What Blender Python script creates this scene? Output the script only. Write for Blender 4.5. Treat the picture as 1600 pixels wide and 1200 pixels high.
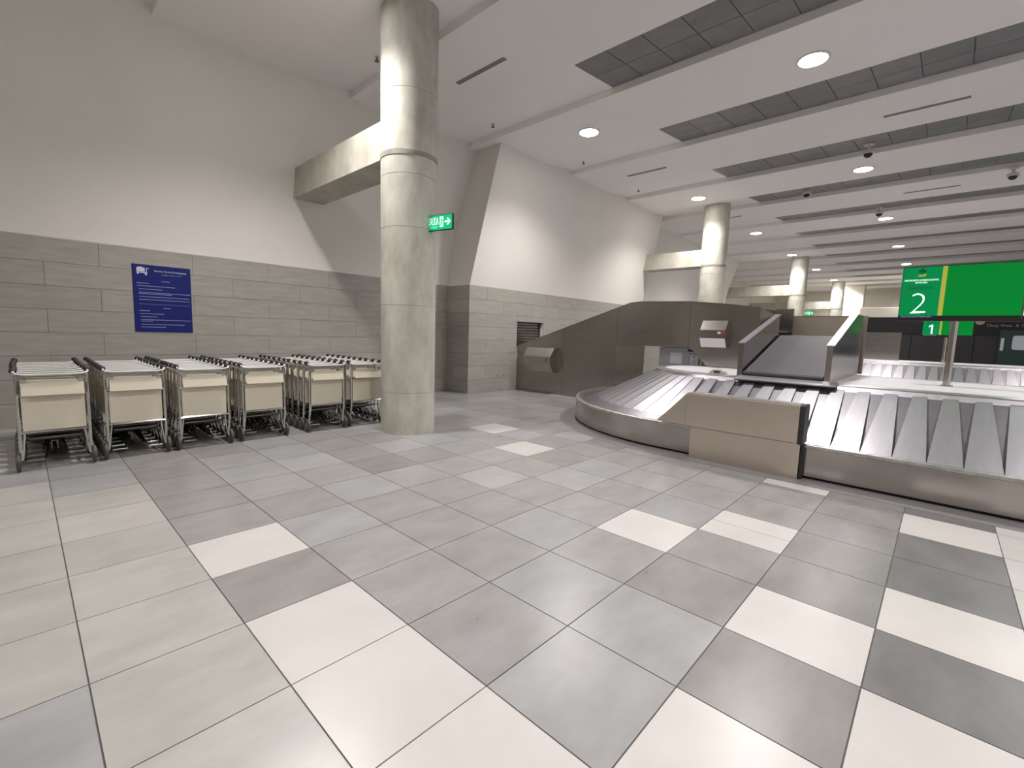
import bpy, bmesh, math, random
from mathutils import Vector, Matrix
random.seed(7)
S = bpy.context.scene
COL = S.collection
PI = math.pi
for o in list(bpy.data.objects):
    bpy.data.objects.remove(o)

# ------------------------------------------------------------------ camera, world, exposure
cam_d = bpy.data.cameras.new('camera')
cam = bpy.data.objects.new('camera', cam_d)
COL.objects.link(cam)
R = Vector((0.68364, -0.72916, 0.03089)); F = Vector((0.72735, 0.67741, -0.10986))
U = R.cross(F).normalized(); R = F.cross(U).normalized()
cam.matrix_world = Matrix(((R.x, U.x, -F.x, 0), (R.y, U.y, -F.y, 0), (R.z, U.z, -F.z, 1.5476), (0, 0, 0, 1)))
cam_d.sensor_width = 36.0
cam_d.lens = 718.19 / 1600 * 36
cam_d.clip_start = 0.05
cam_d.clip_end = 300
S.camera = cam
S.view_settings.view_transform = 'Standard'
S.view_settings.look = 'None'
S.view_settings.exposure = 0.2
S.view_settings.gamma = 1.0
S.view_settings.use_curve_mapping = False
W = bpy.data.worlds.new('world'); S.world = W
W.use_nodes = True
W.node_tree.nodes['Background'].inputs[0].default_value = (1.0, 0.96, 0.93, 1)
W.node_tree.nodes['Background'].inputs[1].default_value = 0.62
LAMP_W = 500.0          # watts of every downlight
LAMP_COL = (1.0, 0.955, 0.92)
LAMP_EMIT = 60.0

# ------------------------------------------------------------------ materials
MATS = {}
def mat(name, col, rough=0.5, metal=0.0, var=0.0, scale=3.0, stretch=(1, 1, 1), bump=0.0, bscale=40.0,
        emit=0.0, col2=None, spec=0.5, obvar=0.0, detail=4.0, coord='Object', rvar=0.0):
    if name in MATS: return MATS[name]
    m = bpy.data.materials.new(name); m.use_nodes = True
    nt = m.node_tree; N = nt.nodes; L = nt.links
    b = N['Principled BSDF']
    b.inputs['Base Color'].default_value = (*col, 1)
    b.inputs['Roughness'].default_value = rough
    b.inputs['Metallic'].default_value = metal
    b.inputs['Specular IOR Level'].default_value = spec
    if emit > 0:
        b.inputs['Emission Color'].default_value = (*col, 1)
        b.inputs['Emission Strength'].default_value = emit
    if var > 0 or bump > 0 or col2 or rvar > 0:
        tc = N.new('ShaderNodeTexCoord'); mp = N.new('ShaderNodeMapping')
        mp.inputs['Scale'].default_value = stretch
        if coord == 'World':
            g = N.new('ShaderNodeNewGeometry'); L.new(g.outputs['Position'], mp.inputs['Vector'])
        else:
            L.new(tc.outputs['Object'], mp.inputs['Vector'])
    src = None
    if var > 0 or col2:
        n = N.new('ShaderNodeTexNoise'); n.inputs['Scale'].default_value = scale
        n.inputs['Detail'].default_value = detail; n.inputs['Roughness'].default_value = 0.6
        L.new(mp.outputs[0], n.inputs['Vector'])
        r = N.new('ShaderNodeValToRGB')
        c2 = col2 if col2 else tuple(c * (1 - var) for c in col)
        c1 = col if col2 else tuple(min(1, c * (1 + var)) for c in col)
        r.color_ramp.elements[0].color = (*c2, 1); r.color_ramp.elements[1].color = (*c1, 1)
        r.color_ramp.elements[0].position = 0.3; r.color_ramp.elements[1].position = 0.7
        L.new(n.outputs['Fac'], r.inputs['Fac'])
        src = r.outputs['Color']
        if rvar > 0:
            mr = N.new('ShaderNodeMapRange')
            mr.inputs['To Min'].default_value = max(0.02, rough - rvar); mr.inputs['To Max'].default_value = rough + rvar
            L.new(n.outputs['Fac'], mr.inputs['Value']); L.new(mr.outputs[0], b.inputs['Roughness'])
    if obvar > 0:
        oi = N.new('ShaderNodeObjectInfo')
        hsv = N.new('ShaderNodeHueSaturation')
        mr = N.new('ShaderNodeMapRange'); mr.inputs['To Min'].default_value = 1 - obvar; mr.inputs['To Max'].default_value = 1 + obvar
        L.new(oi.outputs['Random'], mr.inputs['Value']); L.new(mr.outputs[0], hsv.inputs['Value'])
        if src: L.new(src, hsv.inputs['Color'])
        else: hsv.inputs['Color'].default_value = (*col, 1)
        src = hsv.outputs['Color']
    if src:
        L.new(src, b.inputs['Base Color'])
    if bump > 0:
        n2 = N.new('ShaderNodeTexNoise'); n2.inputs['Scale'].default_value = bscale; n2.inputs['Detail'].default_value = 3
        L.new(mp.outputs[0], n2.inputs['Vector'])
        bp = N.new('ShaderNodeBump'); bp.inputs['Strength'].default_value = bump; bp.inputs['Distance'].default_value = 0.02
        L.new(n2.outputs['Fac'], bp.inputs['Height']); L.new(bp.outputs[0], b.inputs['Normal'])
    MATS[name] = m
    return m

M_WALL = mat('white_paint', (0.76, 0.73, 0.69), 0.75, var=0.03, scale=0.7, bump=0.03, bscale=60)
M_CEIL = mat('ceiling_paint', (0.90, 0.872, 0.86), 0.8, var=0.02, scale=0.5)
M_CLAD = mat('cladding_tile', (0.36, 0.345, 0.31), 0.42, var=0.11, scale=2.2, stretch=(1, 1, 7), obvar=0.045, bump=0.03, bscale=30, coord='World')
M_JOINT = mat('joint_grey', (0.25, 0.24, 0.22), 0.85)
M_GROUT = mat('floor_grout', (0.14, 0.135, 0.13), 0.8)
M_TILE = [mat('floor_tile_grey', (0.32, 0.317, 0.318), 0.30, col2=(0.25, 0.245, 0.244), scale=2.6, stretch=(1, 1.9, 1), obvar=0.08, rvar=0.06, bump=0.02, bscale=25, coord='World'),
          mat('floor_tile_taupe', (0.31, 0.296, 0.29), 0.30, col2=(0.232, 0.22, 0.215), scale=2.3, stretch=(1, 1.9, 1), obvar=0.08, rvar=0.06, bump=0.02, bscale=25, coord='World'),
          mat('floor_tile_blue_grey', (0.342, 0.342, 0.348), 0.30, col2=(0.268, 0.267, 0.271), scale=2.0, stretch=(1, 1.9, 1), obvar=0.07, rvar=0.06, bump=0.02, bscale=25, coord='World'),
          mat('floor_tile_dark', (0.255, 0.248, 0.246), 0.30, col2=(0.185, 0.179, 0.177), scale=2.4, stretch=(1, 1.9, 1), obvar=0.05, rvar=0.06, bump=0.02, bscale=25, coord='World')]
M_TILE.append(mat('floor_tile_charcoal', (0.185, 0.18, 0.182), 0.32, col2=(0.13, 0.126, 0.127), scale=2.4, stretch=(1, 1.9, 1), obvar=0.05, rvar=0.06, bump=0.02, bscale=25, coord='World'))
M_TILE.append(mat('floor_tile_pale_taupe', (0.45, 0.436, 0.42), 0.30, col2=(0.36, 0.347, 0.335), scale=2.4, stretch=(1, 1.9, 1), obvar=0.06, rvar=0.06, bump=0.02, bscale=25, coord='World'))
M_TILE_W = mat('floor_tile_white', (0.555, 0.533, 0.52), 0.3, var=0.045, scale=2.6, obvar=0.03, coord='World')
M_TILE_L = mat('floor_tile_light', (0.50, 0.49, 0.475), 0.32, var=0.06, scale=2.6, coord='World')
M_CONC = mat('column_concrete', (0.60, 0.585, 0.52), 0.7, col2=(0.38, 0.365, 0.31), scale=1.7, stretch=(2.2, 2.2, 1.1), bump=0.12, bscale=18, detail=8)
M_CONC_D = mat('joint_concrete', (0.36, 0.345, 0.30), 0.75, col2=(0.22, 0.21, 0.18), scale=5, detail=7)
M_CONC_B = mat('beam_concrete', (0.56, 0.54, 0.47), 0.75, col2=(0.40, 0.38, 0.32), scale=3, bump=0.1, bscale=20, detail=7)
M_STEEL = mat('brushed_steel', (0.45, 0.42, 0.395), 0.2, metal=1.0, var=0.05, scale=1.4, stretch=(1, 1, 10), bump=0.012, bscale=60, rvar=0.05)
M_STEEL_D = mat('dull_steel', (0.38, 0.355, 0.33), 0.24, metal=1.0, var=0.06, scale=1.2, stretch=(1, 1, 8), bump=0.012, bscale=60, rvar=0.05)
M_STEEL_G = mat('guard_steel', (0.66, 0.585, 0.51), 0.3, metal=1.0, var=0.04, scale=1.5, bump=0.01, bscale=60)
M_RIM = mat('worn_rim_steel', (0.74, 0.72, 0.70), 0.33, metal=1.0, col2=(0.5, 0.49, 0.48), scale=9, bump=0.03, bscale=30)
M_SLAT = mat('slat_steel', (0.41, 0.402, 0.435), 0.34, metal=0.85, var=0.05, scale=3, stretch=(1, 6, 1), obvar=0.05, bump=0.01, bscale=50)
M_BED = mat('belt_bed', (0.22, 0.215, 0.235), 0.36, metal=0.8, var=0.1, scale=4)
M_DECK = mat('deck_laminate', (0.62, 0.61, 0.645), 0.38, var=0.02, scale=2)
M_RUBBER = mat('black_rubber', (0.018, 0.017, 0.017), 0.55, var=0.2, scale=20)
M_BELT = mat('conveyor_belt', (0.058, 0.055, 0.064), 0.55, var=0.12, scale=3, bump=0.05, bscale=80)
M_CHROME = mat('trolley_chrome', (0.60, 0.59, 0.57), 0.13, metal=1.0, var=0.05, scale=8)
M_HANDLE = mat('handle_white', (0.72, 0.72, 0.71), 0.3, var=0.02, scale=8)
M_BEIGE = mat('panel_beige', (0.62, 0.565, 0.455), 0.45, var=0.03, scale=3)
M_TYRE = mat('wheel_rubber', (0.075, 0.065, 0.055), 0.6, var=0.2, scale=15)
M_HUB = mat('wheel_hub', (0.2, 0.19, 0.18), 0.4, metal=0.5, var=0.1, scale=15)
M_DARKTUBE = mat('platform_dark', (0.05, 0.055, 0.052), 0.35, metal=0.4, var=0.1, scale=10)
M_PANELG = mat('ceiling_panel_grey', (0.205, 0.205, 0.212), 0.5, var=0.12, scale=3.5, obvar=0.08, bump=0.02, bscale=20, coord='World')
M_DARK = mat('void_dark', (0.01, 0.01, 0.01), 0.8)
M_BLUE = mat('poster_blue', (0.009, 0.016, 0.15), 0.45, var=0.05, scale=3, spec=0.25)
M_PRINT = mat('print_white', (0.62, 0.64, 0.78), 0.5)
M_PRINT2 = mat('print_soft', (0.25, 0.28, 0.50), 0.5)
M_GREEN = mat('exit_green', (0.0, 0.36, 0.15), 0.35, emit=0.45)
M_EXITW = mat('exit_white', (0.62, 1.0, 0.78), 0.35, emit=0.55)
M_EXITL = mat('exit_light_green', (0.06, 0.62, 0.33), 0.35, emit=0.6)
M_SCRG = mat('screen_green', (0.0, 0.17, 0.022), 0.35, emit=0.72, spec=0.15)
M_SCRG2 = mat('screen_green_left', (0.0, 0.19, 0.05), 0.35, emit=0.72, spec=0.15)
M_SCRW = mat('screen_white', (0.75, 1.0, 0.92), 0.3, emit=1.0)
M_SCRY = mat('screen_yellow', (0.33, 0.33, 0.045), 0.3, emit=0.7)
M_SCRDK = mat('screen_dark_green', (0.0, 0.10, 0.03), 0.3, emit=0.5)
M_SCRB = mat('screen_navy', (0.0, 0.02, 0.09), 0.3, emit=0.4)
M_SCRP = mat('screen_pale', (0.85, 1.0, 0.93), 0.3, emit=1.0)
M_BEZEL = mat('bezel_black', (0.012, 0.014, 0.013), 0.4)
M_SHOP = mat('shop_charcoal', (0.026, 0.025, 0.026), 0.55, var=0.08, scale=1)
M_SHOPF = mat('shop_fascia_black', (0.006, 0.006, 0.007), 0.5)
M_SHOPT = mat('shop_letter_grey', (0.30, 0.29, 0.28), 0.5)
M_ROSE = mat('logo_copper', (0.42, 0.33, 0.25), 0.35, metal=0.3)
M_TEAL = mat('poster_teal', (0.02, 0.045, 0.047), 0.4)
M_PALE = mat('poster_pale', (0.45, 0.50, 0.55), 0.4, emit=0.12)
M_LAMP = bpy.data.materials.new('lamp_glow'); M_LAMP.use_nodes = True
_b = M_LAMP.node_tree.nodes['Principled BSDF']
_b.inputs['Base Color'].default_value = (0.8, 0.8, 0.8, 1)
_b.inputs['Emission Color'].default_value = (1, 0.97, 0.94, 1); _b.inputs['Emission Strength'].default_value = LAMP_EMIT
M_LAMPR = mat('lamp_ring', (0.7, 0.68, 0.66), 0.5)
M_CABIN = mat('cabinet_grey', (0.42, 0.43, 0.46), 0.45, var=0.03, scale=3)
M_PAPER = mat('paper_white', (0.74, 0.75, 0.76), 0.7)
M_NAVY = mat('label_navy', (0.03, 0.04, 0.15), 0.5)
M_RED = mat('label_red', (0.28, 0.05, 0.04), 0.5)
M_SENS = mat('sensor_beige', (0.42, 0.41, 0.37), 0.5)
M_WARM = mat('far_wall_cream', (0.66, 0.62, 0.54), 0.7, var=0.04, scale=0.5)
M_INK = mat('ink_grey', (0.12, 0.12, 0.13), 0.6)
M_RING = mat('floor_inlay_grey', (0.20, 0.195, 0.20), 0.33, var=0.08, scale=3)

# ------------------------------------------------------------------ mesh helpers
def link(name, bm, m, parent=None, smooth=False, loc=None, rot=None):
    me = bpy.data.meshes.new(name)
    bmesh.ops.recalc_face_normals(bm, faces=bm.faces)
    bm.to_mesh(me); bm.free()
    return linkm(name, me, m, parent, smooth, loc, rot)
def linkm(name, me, m, parent=None, smooth=False, loc=None, rot=None):
    if isinstance(m, (list, tuple)):
        for k in m: me.materials.append(k)
    elif m is not None and len(me.materials) == 0: me.materials.append(m)
    if smooth:
        for p in me.polygons: p.use_smooth = True
        try: me.set_sharp_from_angle(angle=math.radians(28))
        except Exception: pass
    o = bpy.data.objects.new(name, me); COL.objects.link(o)
    if parent: o.parent = parent
    if loc is not None: o.location = loc
    if rot is not None: o.rotation_euler = rot
    return o
def NB(): return bmesh.new()
def box(bm, x0, y0, z0, x1, y1, z1, bev=0.0):
    vs = [bm.verts.new(p) for p in ((x0, y0, z0), (x1, y0, z0), (x1, y1, z0), (x0, y1, z0), (x0, y0, z1), (x1, y0, z1), (x1, y1, z1), (x0, y1, z1))]
    fs = [bm.faces.new([vs[i] for i in q]) for q in ((0, 3, 2, 1), (4, 5, 6, 7), (0, 1, 5, 4), (1, 2, 6, 5), (2, 3, 7, 6), (3, 0, 4, 7))]
    if bev > 0:
        es = list({e for f in fs for e in f.edges})
        bmesh.ops.bevel(bm, geom=es, offset=bev, segments=1, affect='EDGES')
    return bm
def prism(bm, pts, vec):
    a = [bm.verts.new(p) for p in pts]; b = [bm.verts.new(tuple(Vector(p) + Vector(vec))) for p in pts]
    n = len(pts)
    bm.faces.new(a); bm.faces.new(b[::-1])
    for i in range(n): bm.faces.new((a[i], b[i], b[(i + 1) % n], a[(i + 1) % n]))
    return bm
def tube(bm, pts, r, n=6, cap=True):
    pts = [Vector(p) for p in pts]; rings = []
    for i, p in enumerate(pts):
        if i == 0: d = pts[1] - p
        elif i == len(pts) - 1: d = p - pts[i - 1]
        else: d = (pts[i + 1] - p).normalized() + (p - pts[i - 1]).normalized()
        d.normalize()
        ref = Vector((0, 0, 1)) if abs(d.z) < 0.9 else Vector((1, 0, 0))
        a = d.cross(ref).normalized(); b = d.cross(a).normalized()
        rings.append([bm.verts.new(p + r * (math.cos(2 * PI * k / n) * a + math.sin(2 * PI * k / n) * b)) for k in range(n)])
    for i in range(len(rings) - 1):
        A, B = rings[i], rings[i + 1]
        off = min(range(n), key=lambda s: sum((A[k].co - B[(k + s) % n].co).length for k in range(n)))
        for k in range(n): bm.faces.new((A[k], A[(k + 1) % n], B[(k + 1 + off) % n], B[(k + off) % n]))
    if cap: bm.faces.new(rings[0]); bm.faces.new(rings[-1][::-1])
    return bm
def lathe(bm, prof, n=24, axis='z', c=(0, 0, 0), cap=True):
    rings = []
    for r, h in prof:
        ring = []
        for k in range(n):
            a = 2 * PI * k / n
            p = (r * math.cos(a), r * math.sin(a), h)
            if axis == 'x': p = (h, p[0], p[1])
            if axis == 'y': p = (p[0], h, p[1])
            ring.append(bm.verts.new((p[0] + c[0], p[1] + c[1], p[2] + c[2])))
        rings.append(ring)
    for i in range(len(rings) - 1):
        for k in range(n): bm.faces.new((rings[i][k], rings[i][(k + 1) % n], rings[i + 1][(k + 1) % n], rings[i + 1][k]))
    if cap: bm.faces.new(rings[0][::-1]); bm.faces.new(rings[-1])
    return bm
def obj_box(name, b, m, parent=None, bev=0.0):
    return link(name, box(NB(), *b, bev=bev), m, parent)
def tag(o, label, cat, group=None):
    o['label'] = label; o['category'] = cat
    if group: o['group'] = group
    return o
def thing(name, label, cat, loc=(0, 0, 0), rz=0.0, group=None):
    o = bpy.data.objects.new(name, None); COL.objects.link(o)
    o.empty_display_size = 0.2
    o.location = loc; o.rotation_euler = (0, 0, rz)
    return tag(o, label, cat, group)
def struct(name):
    o = bpy.data.objects.new(name, None); COL.objects.link(o); o['kind'] = 'structure'; o.empty_display_size = 0.2
    return o
def kids(o): return [c for c in bpy.data.objects if c.parent == o]
def copy_tree(o, parent=None, km=None):
    c = o.copy(); COL.objects.link(c)
    if parent is not None: c.parent = parent
    for ch in (km[o.name] if km and o.name in km else []): copy_tree(ch, c, km)
    return c
def kidmap(root):
    km = {}
    def rec(o):
        km[o.name] = kids(o)
        for k in km[o.name]: rec(k)
    rec(root)
    return km
def text(name, s, size, m, parent, origin, xdir, ydir, align='CENTER', depth=0.002, sx=1.0, off=0.0):
    cu = bpy.data.curves.new(name, 'FONT'); cu.body = s; cu.size = size; cu.align_x = align; cu.extrude = depth; cu.offset = off
    cu.resolution_u = 3
    t = bpy.data.objects.new(name, cu); COL.objects.link(t)
    bpy.context.view_layer.update()
    me = bpy.data.meshes.new_from_object(t.evaluated_get(bpy.context.evaluated_depsgraph_get()))
    bpy.data.objects.remove(t); bpy.data.curves.remove(cu)
    X = Vector(xdir).normalized(); Y = Vector(ydir).normalized(); Z = X.cross(Y)
    mt = Matrix(((X.x * sx, Y.x, Z.x, origin[0]), (X.y * sx, Y.y, Z.y, origin[1]), (X.z * sx, Y.z, Z.z, origin[2]), (0, 0, 0, 1)))
    me.transform(mt)
    me.materials.clear()
    return linkm(name, me, m, parent)
def ordinal(i):
    return ['first', 'second', 'third', 'fourth', 'fifth', 'sixth', 'seventh', 'eighth', 'ninth', 'tenth', 'eleventh', 'twelfth'][i]
def subtract(r, h):
    x0, z0, x1, z1 = r; a0, b0, a1, b1 = h
    if x1 <= a0 or x0 >= a1 or z1 <= b0 or z0 >= b1: return [r]
    out = []
    if x0 < a0: out.append((x0, z0, a0, z1))
    if x1 > a1: out.append((a1, z0, x1, z1))
    X0, X1 = max(x0, a0), min(x1, a1)
    if z0 < b0: out.append((X0, z0, X1, b0))
    if z1 > b1: out.append((X0, b1, X1, z1))
    return out

# ------------------------------------------------------------------ FLOOR (0.6 m tiles, grid through L0 = x 0.717, M0 = y 1.924)
GX, GY, T = 0.717, 1.924, 0.6
floor = struct('floor')
obj_box('screed', (-8, -22, -0.2, 50, 12.2, -0.006), M_GROUT, floor)
g = 0.0032
WHITE = {(-3, 0), (-1, 0), (0, 0), (1, 0), (2, 1), (2, 3), (3, 4), (3, 2), (3, 7), (0, 4), (1, 8), (3, 0)}
LIGHT = {(4, 5), (4, 6), (4, 7), (4, 8), (-4, 6), (-6, 7), (4, 3)}
HALF = {(1, 5)}
def full_tile():
    bm = NB(); box(bm, g, g, -0.012, T - g, T - g, 0.0)
    return bm
_tile_mesh = {}
def tile_mesh(m, h=T):
    k = (m.name, h)
    if k not in _tile_mesh:
        me = bpy.data.meshes.new('tile'); bm = box(NB(), g, g, -0.012, h - g, T - g, 0.0)
        bm.to_mesh(me); bm.free(); me.materials.append(m); _tile_mesh[k] = me
    return _tile_mesh[k]
def rv(i, j):
    h = (i * 73856093) ^ (j * 19349663); h = (h ^ (h >> 13)) * 1274126177 & 0xffffffff
    return (h & 0xffff) / 65535.0
def tmat(i, j):
    if (i, j) in WHITE: return M_TILE_W
    if (i, j) in LIGHT: return M_TILE_L
    if j == 0 and i < 2 or (i, j) in ((-2, 0),): return M_TILE[1]
    if i >= 3: return M_TILE[4]
    if j < 0: return M_TILE[5] if rv(i, j) < .8 else M_TILE[2]
    if i == 2 and j > 1: return M_TILE[3]
    r = rv(i, j)
    return M_TILE[0] if r < 0.40 else M_TILE[1] if r < 0.68 else M_TILE[2] if r < 0.95 else M_TILE[3]
cells = []
C = Vector((0, 0, 1.5476))
for i in range(-14, 26):
    for j in range(-13, 70):
        x0 = GX + T * j; y0 = GY - T * (i + 1)
        v = Vector((x0 + .3, y0 + .3, 0)) - C
        z = v.dot(F)
        vis = False
        if z > 0.2:
            px = 800 + 718 * v.dot(R) / z; py = 600 - 718 * v.dot(U) / z
            vis = -150 < px < 1750 and py < 1450
        hidden = x0 > 5.95 and (y0 < 3.2 or x0 > 9.4)
        cells.append((0 if (vis and not hidden) else 1, v.length, i, j, x0, y0))
cells.sort()
rest = {}
n_ind = 0
for (c, d, i, j, x0, y0) in cells:
    if y0 > 9.5: continue
    m = tmat(i, j)
    if c == 0 and n_ind < 296:
        if (i, j) in HALF:
            for k in range(2):
                o = bpy.data.objects.new('tile', tile_mesh(M_TILE_W, 0.3)); COL.objects.link(o); o.parent = floor; o.location = (x0 + .3 * k, y0, 0); n_ind += 1
        else:
            o = bpy.data.objects.new('tile', tile_mesh(m)); COL.objects.link(o); o.parent = floor; o.location = (x0, y0, 0); n_ind += 1
    else:
        bm = rest.setdefault(m.name, (m, NB()))[1]
        box(bm, x0 + g, y0 + g, -0.012, x0 + T - g, y0 + T - g, 0.0)
me_list = []
bmall = NB(); mats = []
for nme, (m, bm) in rest.items():
    me = bpy.data.meshes.new('t'); bm.to_mesh(me); bm.free()
    idx = len(mats); mats.append(m)
    n0 = len(bmall.faces); bmall.from_mesh(me); bmall.faces.ensure_lookup_table()
    for f in bmall.faces[n0:]: f.material_index = idx
    bpy.data.meshes.remove(me)
o = link('far_tiles', bmall, mats, floor); o['kind'] = 'stuff'

# ------------------------------------------------------------------ WALLS
HC = 2.70; ROW = HC / 8; TL = 1.2
def clad_rows(parent, a0, a1, place, hole=None, start=0.0, m=None):
    """place(u0,z0,u1,z1) -> builds one tile"""
    for k in range(8):
        z0, z1 = k * ROW, (k + 1) * ROW
        u = a0 - (0.6 if k % 2 else 0.0) - start
        while u < a1:
            r = (max(u, a0), z0, min(u + TL, a1), z1)
            if r[2] - r[0] > 0.03:
                for q in (subtract(r, hole) if hole else [r]):
                    place(*q)
            u += TL
def tile_y(parent, yf):       # faces -y, surface at yf
    def f(u0, z0, u1, z1):
        obj_box('tile', (u0 + .0025, yf, z0 + .0025, u1 - .0025, yf + .012, z1 - .0025), M_CLAD, parent)
    return f
def tile_x(parent, xf, s=-1):
    def f(u0, z0, u1, z1):
        obj_box('tile', (xf, u0 + .0025, z0 + .0025, xf + .012, u1 - .0025, z1 - .0025), M_CLAD, parent)
    return f
# left wall behind the trolleys (recess), leans in above 4 m
wall_left = struct('wall_left')
YW = 9.5
LEAN = [(8.72, 6.3), (8.84, 6.0), (9.01, 5.5), (9.17, 5.0), (9.32, 4.5), (9.43, 4.0), (9.49, 3.4), (YW, HC)]
prism_pts = [(-7.0, YW + .012, 0), (-7.0, YW + .4, 0), (-7.0, YW + .4, 6.3)] + [(-7.0, a, b) for a, b in LEAN] + [(-7.0, YW + .012, HC)]
link('wall_body', prism(NB(), prism_pts, (15.2, 0, 0)), M_WALL, wall_left, smooth=True)
obj_box('joint_bed', (-7.0, YW + .006, 0, 7.65, YW + .03, HC - .002), M_JOINT, wall_left)
clad_rows(wall_left, -6.9, 7.65, tile_y(wall_left, YW - .002))
obj_box('cap_strip', (-7.0, YW - .006, HC - .003, 7.66, YW + .004, HC + .016), M_CONC_B, wall_left)

# projecting block (y 8.65) from x 7.65 to 16.5, with the shutter opening
YB = 8.65; BX0, BX1 = 7.65, 16.5; HX0, HX1, HZ0, HZ1 = 9.42, 10.56, 1.16, 1.87
blk = struct('wall_left')
obj_box('wall_body', (BX0 + .012, YB + .012, 0, HX0, YW + .3, HC), M_WALL, blk)
obj_box('wall_body', (HX1, YB + .012, 0, BX1, YW + .3, HC), M_WALL, blk)
obj_box('wall_body', (HX0, YB + .012, 0, HX1, YW + .3, HZ0), M_JOINT, blk)
obj_box('wall_body', (HX0, YB + .012, HZ1, HX1, YW + .3, HC), M_JOINT, blk)
obj_box('reveal', (HX0, YB + .2, HZ0, HX1, YB + .3, HZ1), M_DARK, blk)
clad_rows(blk, BX0, BX1, tile_y(blk, YB - .002), hole=(HX0, HZ0, HX1, HZ1))
clad_rows(blk, YB + .005, YW - .002, tile_x(blk, BX0 - .002))
# upper leaning part: left corner leans to x 8.0, right end vertical
bm = NB()
P = {}
sec = [(HC, YB, BX0, BX1), (4.4, 8.34, 7.83, BX1), (6.3, 7.97, 8.02, BX1)]
rows = []
for z, y, xa, xb in sec:
    rows.append([bm.verts.new(p) for p in ((xa, y, z), (xb, y, z), (xb, 10.2, z), (xa, 10.2, z))])
for a, b in ((0, 1), (1, 2)):
    for k in range(4): bm.faces.new((rows[a][k], rows[a][(k + 1) % 4], rows[b][(k + 1) % 4], rows[b][k]))
bm.faces.new(rows[0][::-1]); bm.faces.new(rows[-1])
link('upper_wall', bm, M_WALL, blk)
# recess wall beyond the block
rec = struct('wall_left')
link('wall_body', prism(NB(), [(16.0, YW, 0), (16.0, YW + .4, 0), (16.0, YW + .4, 6.3)] + [(16.0, a, b) for a, b in LEAN], (12.0, 0, 0)), M_WALL, rec, smooth=True)
clad_rows(rec, 16.5, 28.0, tile_y(rec, YW - .014))
far = struct('wall_left')
obj_box('wall_body', (27.9, 11.8, 0, 50, 12.1, 6.3), M_WARM, far)
# end wall with warm lit panels, shopfront side and the wall behind the camera
endw = struct('wall_front')
obj_box('wall_body', (48, -22, 0, 48.3, 12.1, 6.3), M_WARM, endw)
for k in range(9):
    for r in range(3):
        obj_box('panel', (47.97, 10.6 - 2.4 * k - 2.36, 0.1 + 1.9 * r, 48.0, 10.6 - 2.4 * k, 1.96 + 1.9 * r), M_WARM, endw)
wb = struct('wall_back'); obj_box('wall_body', (-7.3, -9, 0, -7.0, 9.9, 6.3), M_WALL, wb)
obj_box('dado', (-7.0, -9, 0, -6.97, 9.49, 2.7), M_CLAD, wb)

# ------------------------------------------------------------------ CEILING: sawtooth bays, grey metal panels in the sloping strips
ceil = struct('ceiling')
ZF, ZR = 5.97, 6.09
PITCH = 3.075; NEAR = 6.52; RIS = 7.74
bm = NB(); bmd = NB()
def quad(bm, a, b, c, d): bm.faces.new([bm.verts.new(p) for p in (a, b, c, d)])
Y0, Y1, YS = -22.0, 12.1, 4.9
for k in range(-5, 15):
    xr = RIS + PITCH * (k - 1); xn = NEAR + PITCH * k; xe = RIS + PITCH * k
    quad(bm, (xr, Y0, ZF), (xr, Y1, ZF), (xn, Y1, ZF), (xn, Y0, ZF))
    quad(bm, (xn, YS, ZF), (xn, Y1, ZF), (xe, Y1, ZR), (xe, YS, ZR))
    quad(bmd, (xn, Y0, ZF + .02), (xn, YS, ZF + .02), (xe, YS, ZR + .02), (xe, Y0, ZR + .02))
    quad(bm, (xe, Y0, ZR + .03), (xe, Y1, ZR + .03), (xe, Y1, ZF), (xe, Y0, ZF))
me = bpy.data.meshes.new('ceiling_surface'); bm.to_mesh(me); bm.free()
linkm('ceiling_surface', me, M_CEIL, ceil)
me = bpy.data.meshes.new('strip_backing'); bmd.to_mesh(me); bmd.free(); linkm('strip_backing', me, M_INK, ceil)
obj_box('slab', (-7.3, -22.3, 6.2, 50, 12.1, 6.4), M_WALL, ceil)
ang = math.atan2(ZR - ZF, RIS - NEAR); plen = (RIS - NEAR) / 2 / math.cos(ang)
pm = bpy.data.meshes.new('panel'); bmp = box(NB(), .006, .006, 0, plen - .006, .594, .012); bmp.to_mesh(pm); bmp.free(); pm.materials.append(M_PANELG)
prest = NB()
for k in range(0, 14):
    xn = NEAR + PITCH * k
    for r in range(2):
        x = xn + r * (RIS - NEAR) / 2; z = ZF + r * (ZR - ZF) / 2 + .001
        for q in range(0, 26):
            y = YS - .6 * (q + 1)
            if q < 12 and k < 12:
                o = bpy.data.objects.new('panel', pm); COL.objects.link(o); o.parent = ceil
                o.location = (x, y, z); o.rotation_euler = (0, -ang, 0)
            else:
                dx = (RIS - NEAR) / 2; dz = (ZR - ZF) / 2
                prism(prest, [(x + .006, y + .006, z), (x + dx - .006, y + .006, z + dz), (x + dx - .006, y + .006, z + dz + .01), (x + .006, y + .006, z + .01)], (0, .588, 0))
o = link('far_panels', prest, M_PANELG, ceil); o['kind'] = 'stuff'
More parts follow.
